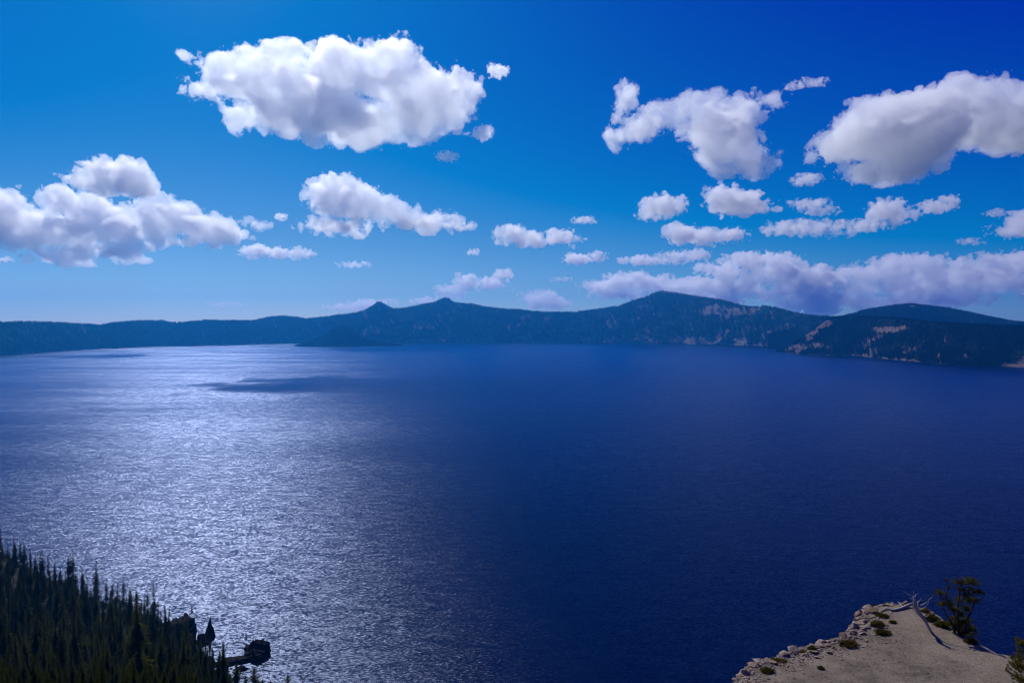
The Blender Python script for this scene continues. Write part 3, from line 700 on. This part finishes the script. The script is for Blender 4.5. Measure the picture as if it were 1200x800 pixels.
def snag():
    r = random.Random(23); x, y, z = gp(1092, 741); loc = Vector((x, y, z)); root = empty('dead_tree', (x, y, z)); tag(root, 'bleached dead tree leaning left with bare twisted branches', 'dead tree')
    L = lambda dx, dy, dd=0: up_at((x, y, z), dx, dy, dd)-loc
    tb = Tubes(); tb.add([L(3, -4), L(-4, 6), L(-9, 14), L(-16, 21), L(-20, 28), L(-21, 35), L(-22, 39)], [.07, .085, .10, .12, .12, .09, .04], 8)
    tb.add([L(-9, 14, .1), L(-14, 24, .2), L(-14, 30, .3), L(-10, 35, .3)], [.05, .05, .035, .012], 6)
    tb.build('trunk', M_dead, root); br = Tubes()
    for a, b in (((-22, 37), (-32, 43)), ((-22, 38), (-14, 42)), ((-21, 35), (-27, 37)), ((-14, 29), (-2, 38)), ((-16, 24), (-6, 30)), ((-21, 33), (-12, 36)), ((-10, 15), (-3, 22)), ((-22, 38), (-21, 45)), ((-6, 30), (0, 40))):
        br.add(wobble(L(*a), L(*b, r.uniform(-.2, .3)), 5, .08, r), [.03, .024, .018, .012, .005], 5)
    br.build('branch', M_dead, root)
    x2, y2, z2 = gp(1056, 713); root2 = empty('fallen_log', (x2, y2, z2)); tag(root2, 'grey fallen log lying on the rim left of the dead tree', 'log')
    tb = Tubes(); w_ = lambda px, py, h: Vector(gp(px, py))+Vector((0, 0, h))-Vector((x2, y2, z2))
    tb.add([w_(1073, 709, .28), w_(1064, 711, .14), w_(1056, 714, .08), w_(1047, 716, .07), w_(1038, 714, .10), w_(1032, 717, .04)], [.08, .10, .10, .085, .06, .025], 8)
    tb.build('log', M_dead, root2); br = Tubes()
    for q in ((1058, 712, 1052, 706), (1046, 715, 1040, 720), (1066, 711, 1071, 717)):
        br.add([w_(q[0], q[1], .1), w_(q[2], q[3], .22)], [.03, .01], 5)
    br.build('branch', M_dead, root2)
snag()
def shrub(px, py, rx, h, mat, label, seed, name='shrub', dens=1.0):
    r = random.Random(seed); x, y, z = gp(px, py); root = empty(name, (x, y, z)); tag(root, label, 'shrub', 'low shrubs on the outcrop')
    st = Tubes(); cent = []; R = rx*PXM*1.05; h = h*1.15
    n = int((36+rx*8)*dens)
    for i in range(n):
        a = r.uniform(0, 6.28); q = math.sqrt(r.random()); p = Vector((math.cos(a)*R*q, math.sin(a)*R*.7*q, h*(1-.7*q*q)*r.uniform(.4, 1.0)))
        st.add([(0, 0, 0), tuple(p*.5+Vector((0, 0, -.02))), tuple(p)], [.012, .008, .003], 4)
        for k in range(7): cent.append(p*r.uniform(.5, 1.03)+Vector((r.gauss(0, .04), r.gauss(0, .04), r.gauss(0, .03))))
    st.build('stem', M_bark, root); V, F = tufts(cent, r, .065, 9, .013); link('foliage', mesh('foliage', V, F), mat, root)
for i, a in enumerate(((994, 756, 11.5, .33, M_shrub, 'widest yellow green shrub on the sand, lone and left of the pair'), (1034, 741, 10, .28, M_shrub, 'low yellow green shrub, nearer of the pair below the rocks'),
        (1028, 732, 9, .28, M_shrub, 'brownish shrub directly behind the nearer one of the pair'), (899, 787, 7.5, .22, M_shrubg, 'dark green shrub on the sand near the lower left edge'),
        (952, 760, 4.5, .16, M_shrubg, 'very small round shrub between the rubble and sand'), (909, 773, 6, .15, M_shrub, 'small straggly shrub among the rubble near the left edge'),
        (918, 775, 3.2, .12, M_shrub, 'tiny tuft beside the straggly shrub in the rubble'), (941, 764, 3, .10, M_shrub, 'tiny dry tuft on the sand below the rubble'), (1046, 729, 4, .12, M_shrubg, 'small dark tuft just below the fallen log'),
        (962, 784, 3, .08, M_shrubg, 'tiny dark tuft alone in the middle of the sand'),
        (1091, 726, 10, .42, M_shrubg, 'dense dark green shrub between dead tree and live pine'), (1104, 733, 10, .40, M_shrubg, 'dense green shrub touching the left side of the live pine'), (1083, 716, 6, .25, M_shrub, 'reddish low shrub on the rim behind the dead tree'),
        (1138, 752, 8, .30, M_shrubg, 'dark shrub on the rim right of the live pine'), (1021, 708, 5, .1, M_shrub, 'flat reddish tuft on the far rim of the outcrop'))):
    shrub(*a, seed=60+i)
shrub(1034, 722, 8, .16, M_shrub, 'flat brown shrub among the rocks below the far rim', 90)

# ------------------------------------------------------------------ clouds
def noise_tile(N=192):
    kx = np.fft.fftfreq(N)[:, None, None]*N; ky = np.fft.fftfreq(N)[None, :, None]*N; kz = np.fft.rfftfreq(N)[None, None, :]*N
    K = np.sqrt(kx*kx+ky*ky+kz*kz).astype(np.float32)
    W = np.fft.rfftn(RNG.standard_normal((N, N, N)).astype(np.float32)); T = {}
    for k in (2, 4, 8, 16, 32, 64):
        n = np.fft.irfftn(W*np.exp(-((K-k)/(k*.38))**2), s=(N, N, N)).astype(np.float32); n /= n.std(); T[N/k] = n
        W = np.roll(W, 1, 0)
    return T
TILE = noise_tile(); NT = 192
def cloud(label, ells, dist=None, vox=.85, wisp=.5, opt=1.0, seed=0, rough=1.0, group=None, alt=1500.0, flat=None):
    r = np.random.default_rng(seed+500)
    E_ = np.array(ells, float)
    x0, x1 = (E_[:, 0]-E_[:, 2]).min(), (E_[:, 0]+E_[:, 2]).max(); y0, y1 = (E_[:, 1]-E_[:, 3]).min(), (E_[:, 1]+E_[:, 3]).max()
    cx, cyy = (x0+x1)/2, (y0+y1)/2
    if dist is None: dist = min(alt*FPX/max(380-cyy, 20), 34000)
    big = max(3., np.sqrt(E_[:, 2]*E_[:, 3]).max())
    vox = vox*min(1, max(.35, big/16))
    rz = np.sqrt(E_[:, 2]*E_[:, 3])*1.05
    m = big*.4+3
    gx = np.arange(x0-m, x1+m, vox); gz = np.arange(-(y1+m), -(y0-m), vox); gy = np.arange(-rz.max()*1.9-m*.5, rz.max()*1.9+m*.5, vox)
    X = gx[:, None, None].astype(np.float32); Y = gy[None, :, None].astype(np.float32); Z = gz[None, None, :].astype(np.float32)
    # thickness varies across the cloud, so its belly shows darker and lighter parts
    tv = np.zeros((len(gx), 1, len(gz)), np.float32); jx, jz = int(r.integers(NT)), int(r.integers(NT))
    for lam, T in TILE.items():
        lw = lam*vox
        if big*.5 < lw < big*3: tv += .26*T[np.ix_(np.mod(np.arange(len(gx))+jx, NT), [7], np.mod(np.arange(len(gz))+jz, NT))]
    tv = np.exp(np.clip(tv, -.8, .9))
    sd = None
    for (ex, ey, rx, ry), rzz in zip(E_, rz):
        rzz = rzz*r.uniform(.65, 1.25); yo = r.uniform(-.5, .5)*rzz
        q = np.sqrt(((X-ex)/rx)**2+((Y-yo)/rzz*tv)**2+((Z+ey)/ry)**2); rm = min(rx, ry)
        s_ = (q-1)*rm
        if sd is None: sd = s_
        else:
            kk = rm*.25; h = np.clip(.5+.5*(s_-sd)/kk, 0, 1); sd = s_*(1-h)+sd*h-kk*h*(1-h)
    sh = [len(gx), len(gy), len(gz)]
    ix = [np.mod(np.arange(n)+int(r.integers(NT)), NT) for n in sh]
    nz = np.zeros(sh, np.float32)
    for lam, T in TILE.items():
        lw = lam*vox
        if lw > big*2.2: continue
        t = T[np.ix_(*ix)]
        a = (.05 if lw > 60 else .10 if lw > 30 else .16 if lw > 10 else 0.30 if lw > 5 else .36)*lw*rough*(1.0 if big > 14 else .7)
        nz += a*(1.2*(np.abs(t)-.8)*(1-wisp)+wisp*t*.9)*(1.0 if lw > 10 else 1.15)
    nz *= np.exp(-np.square(np.clip(sd, 0, None)/(big*.33+1.5)))
    sd = sd-nz
    g = vdb.FloatGrid(float(6)); g.copyFromArray(np.ascontiguousarray(np.clip(sd/vox, -3, 6)))
    pts, quads = g.convertToQuads(0.0)
    if len(quads) == 0: return
    k = dist/FPX
    C = P(cx, cyy, dist)
    V = np.empty_like(pts, dtype=np.float64)
    V[:, 0] = (gx[0]+pts[:, 0]*vox-cx)*k; V[:, 1] = (gy[0]+pts[:, 1]*vox)*k; V[:, 2] = (gz[0]+pts[:, 2]*vox+cyy)*k
    me = mesh('cloud', V, quads.astype(np.int32))
    thick = big*k                     # metres of the typical puff radius
    dens = 2.3*opt/(thick**.75*(30*k)**.25)
    o = link('cloud', me, mat_volume('cloud_vapour', dens, .6)); o.location = C
    tag(o, label, 'cloud', group); return len(quads)

def bank(x0, x1, crest, rows, seed):
    # rows of heaped puffs below a crest line, thinning towards the base
    r = random.Random(seed); E = []
    for k in range(rows):
        x = x0+r.uniform(0, 8)
        while x < x1:
            rx = r.uniform(13, 26)+k*5; ry = r.uniform(6, 11)
            y = float(interp(crest, x))+ry+k*10.5+r.uniform(-3, 4)
            if y+ry < 372 and r.random() < (.97, .9, .8, .75, .6)[k]: E.append((x, y, rx, ry))
            x += rx*r.uniform(.8, 1.3)
    return E
CL = [
 ('largest white cloud with grey centre, high left of centre', [(285, 92, 44, 30), (335, 84, 48, 31), (398, 84, 48, 31), (455, 90, 50, 36), (505, 106, 46, 30), (325, 128, 56, 24), (395, 138, 60, 31), (455, 143, 50, 28), (512, 128, 42, 26), (256, 104, 32, 12), (232, 101, 15, 7), (548, 106, 14, 18)], dict(wisp=.62, opt=.9, rough=1.2)),
 ('small torn wisp just right of the largest cloud', [(584, 83, 12, 7)], dict(wisp=.8, opt=.5, rough=.8, dist=4300)),
 ('small white puff below the right end of the largest cloud', [(566, 155, 12, 9)], dict(wisp=.7, opt=.45, rough=.8, dist=4300)),
 ('tiny wisp lowest right of the largest cloud', [(524, 183, 12, 6)], dict(wisp=.8, opt=.6, rough=.8, dist=4300)),
 ('dome shaped cloud sitting above the big left bank', [(110, 211, 27, 15), (132, 203, 34, 20), (155, 213, 21, 16)], dict(wisp=.3)),
 ('big heaped cloud bank cut by the left edge', [(12, 248, 34, 24), (40, 262, 34, 20), (74, 238, 24, 20), (96, 248, 30, 22), (128, 262, 30, 22), (85, 274, 42, 15), (20, 284, 34, 10), (78, 298, 37, 6.5), (145, 290, 28, 12), (112, 292, 22, 8), (-45, 245, 50, 33), (-100, 262, 60, 26)], dict(wisp=.4, opt=1.5, rough=1.15)),
 ('ragged white cloud adjoining the big left bank on its right', [(184, 241, 23, 17), (205, 255, 34, 21), (240, 268, 34, 18), (265, 276, 22, 10), (180, 264, 18, 22), (222, 283, 28, 6)], dict(wisp=.5, opt=1.1, rough=1.1)),
 ('long low white cloud below the ragged left cloud', [(298, 295, 18, 8), (325, 297, 20, 6), (350, 297, 16, 6)], dict(wisp=.4)),
 ('thin broken wisps left of the anvil shaped cloud', [(290, 259, 10, 5), (308, 265, 12, 6)], dict(wisp=.95, opt=.35, rough=.9)),
 ('tiny white fleck right of the broken wisps', [(329, 254, 6, 3.5)], dict(wisp=.8, opt=.5)),
 ('white heaped cloud with long tail to the right, left of centre', [(392, 226, 30, 20), (420, 240, 44, 20), (455, 251, 38, 15), (490, 258, 34, 9), (520, 264, 24, 4.5), (402, 264, 36, 7), (375, 238, 14, 8)], dict(wisp=.45)),
 ('flat bottomed white cloud pair, centre of the sky above the ridge', [(598, 276, 21, 12), (622, 281, 17, 8), (657, 278, 17, 8), (672, 281, 13, 5)], dict(wisp=.3)),
 ('small white cloud under the flat bottomed pair', [(676, 304, 15, 6), (700, 301, 12, 6)], dict(wisp=.35)),
 ('little torn wisp right above the flat bottomed pair', [(685, 258, 12, 4)], dict(wisp=.9, opt=.5, rough=.8)),
 ('rounded white cloud left of the taller one below the mushroom cloud', [(770, 241, 19, 12), (785, 241, 19, 12), (765, 250, 15, 7)], dict(wisp=.3)),
 ('tall rounded white cloud directly below the mushroom shaped cloud', [(848, 230, 23, 14), (868, 238, 28, 12), (890, 243, 17, 5)], dict(wisp=.35)),
 ('long white cloud beneath the two rounded ones', [(795, 275, 19, 11), (825, 277, 29, 9), (855, 276, 19, 8)], dict(wisp=.35)),
 ('flat white cloud lowest below the two rounded ones', [(755, 305, 25, 5), (790, 301, 23, 7), (814, 299, 14, 7)], dict(wisp=.35)),
 ('mushroom shaped white cloud with left arm, right of centre', [(727, 160, 13, 12), (750, 149, 24, 12), (788, 135, 34, 18), (835, 120, 42, 16), (868, 117, 20, 9), (898, 119, 12, 5), (845, 150, 42, 26), (862, 178, 38, 23), (878, 194, 24, 13), (731, 122, 9, 16)], dict(wisp=.7, opt=.7, rough=1.2)),
 ('huge grey bellied cloud at the upper right edge', [(985, 170, 36, 22), (1020, 155, 44, 36), (1065, 155, 52, 42), (1120, 137, 54, 40), (1165, 130, 48, 40), (1010, 200, 30, 15), (1058, 195, 45, 15), (1210, 150, 50, 33), (1250, 130, 50, 40)], dict(wisp=.4, opt=1.2)),
 ('wisp below the left tip of the huge right cloud', [(944, 211, 17, 6)], dict(wisp=.9, opt=.5, rough=.8)),
 ('thin high wisp between the mushroom cloud and huge cloud', [(930, 101, 9, 3), (953, 96, 14, 4)], dict(wisp=.9, opt=.4, rough=.8)),
 ('small streaky white cloud right of the tall rounded one', [(950, 238, 19, 5), (960, 246, 21, 5)], dict(wisp=.7, opt=.6)),
 ('long streaky white cloud under the small streaky one', [(925, 268, 25, 6), (955, 266, 30, 8), (978, 272, 17, 4)], dict(wisp=.6, opt=.7)),
 ('white cloud below the huge one with a low left tail', [(1035, 247, 19, 12), (1055, 252, 17, 8), (1012, 263, 24, 5)], dict(wisp=.5)),
 ('small bright cloud right of the tailed one', [(1090, 243, 17, 7), (1110, 238, 15, 9)], dict(wisp=.4)),
 ('tiny cloud fleck left of the right edge cloud', [(1167, 250, 11, 4)], dict(wisp=.6, opt=.6)),
 ('white cloud cut by the right edge above the long bank', [(1180, 272, 22, 5), (1206, 263, 28, 15), (1240, 262, 30, 14)], dict(wisp=.4)),
 ('tiny wisp under the right edge cloud', [(1138, 283, 12, 3)], dict(wisp=.7, opt=.5)),
 ('heaped cloud bank behind the tallest mountain', bank(800, 965, [(800, 322), (825, 312), (850, 303), (880, 298), (905, 299), (930, 306), (965, 312)], 4, 71), dict(wisp=.3, opt=1.3, rough=1.1, dist=18500, vox=.75)),
 ('long grey cloud bank stretching low to the right edge', bank(950, 1290, [(950, 316), (980, 311), (1010, 309), (1040, 302), (1072, 297), (1100, 301), (1130, 304), (1160, 299), (1200, 294), (1290, 290)], 5, 72), dict(wisp=.35, opt=1.1, rough=1.1, dist=18000, vox=.8)),
 ('white heaped cloud left of the tallest mountain peak', [(705, 335, 22, 8), (735, 329, 29, 10), (768, 332, 28, 9), (735, 343, 38, 6)], dict(wisp=.3, opt=1.1)),
 ('small heaped cloud low over the centre of the far ridge', [(612, 343, 11, 4), (635, 350, 22, 10), (655, 356, 13, 6)], dict(wisp=.45, opt=.8)),
 ('slanting ragged cloud rising behind the pointed centre peak', [(505, 353, 18, 4), (528, 342, 20, 8), (546, 332, 17, 10), (573, 331, 17, 6), (588, 322, 10, 5)], dict(wisp=.6, opt=.9)),
 ('pale low cloud behind the left pointed peak', [(410, 360, 24, 4), (432, 356, 20, 5), (456, 353, 11, 4)], dict(wisp=.45, opt=.6)),
 ('faint low cloud over the flat left ridge', [(267, 357, 21, 3.5)], dict(wisp=.5, opt=.25)),
 ('faint flat streak just above the flat left ridge', [(272, 366, 27, 2.5)], dict(wisp=.5, opt=.2)),
 ('thin flat fleck below the tailed left cloud', [(415, 310, 15, 2.8)], dict(wisp=.6, opt=.4)),
 ('tiny fleck high above the slanting ragged cloud', [(555, 295, 7, 3)], dict(wisp=.5, opt=.5)),
 ('tiny cloud fleck at the left edge under the big bank', [(6, 304, 8, 2.8)], dict(wisp=.4, opt=.6)),
 ('tiny flat fleck left of the small heaped cloud', [(657, 327, 9, 1.8)], dict(wisp=.5, opt=.4)),
 ('tiny puff beside the slanting ragged cloud', [(537, 321, 4, 2.6)], dict(wisp=.5, opt=.4)),
]
tot = 0
for i, (lab, el, kw) in enumerate(CL):
    q = cloud(lab, el, seed=i+(41 if i == 0 else 0), **kw); tot += q or 0
print('cloud quads', tot)

# ------------------------------------------------------------------ air
def haze():
    x0, x1, y0, y1, z0, z1 = -12200, 12200, -2800, 13200, -42, 820
    V = [(x, y, z) for x in (x0, x1) for y in (y0, y1) for z in (z0, z1)]
    F = [(0, 1, 3, 2), (4, 6, 7, 5), (0, 4, 5, 1), (2, 3, 7, 6), (0, 2, 6, 4), (1, 5, 7, 3)]
    o = link('haze', mesh('haze', V, F), mat_volume('haze_air', 5.2e-5, .68, (.03, .40, 1.0))); tag(o, 'blue summer haze over the lake', kind='stuff')
haze()
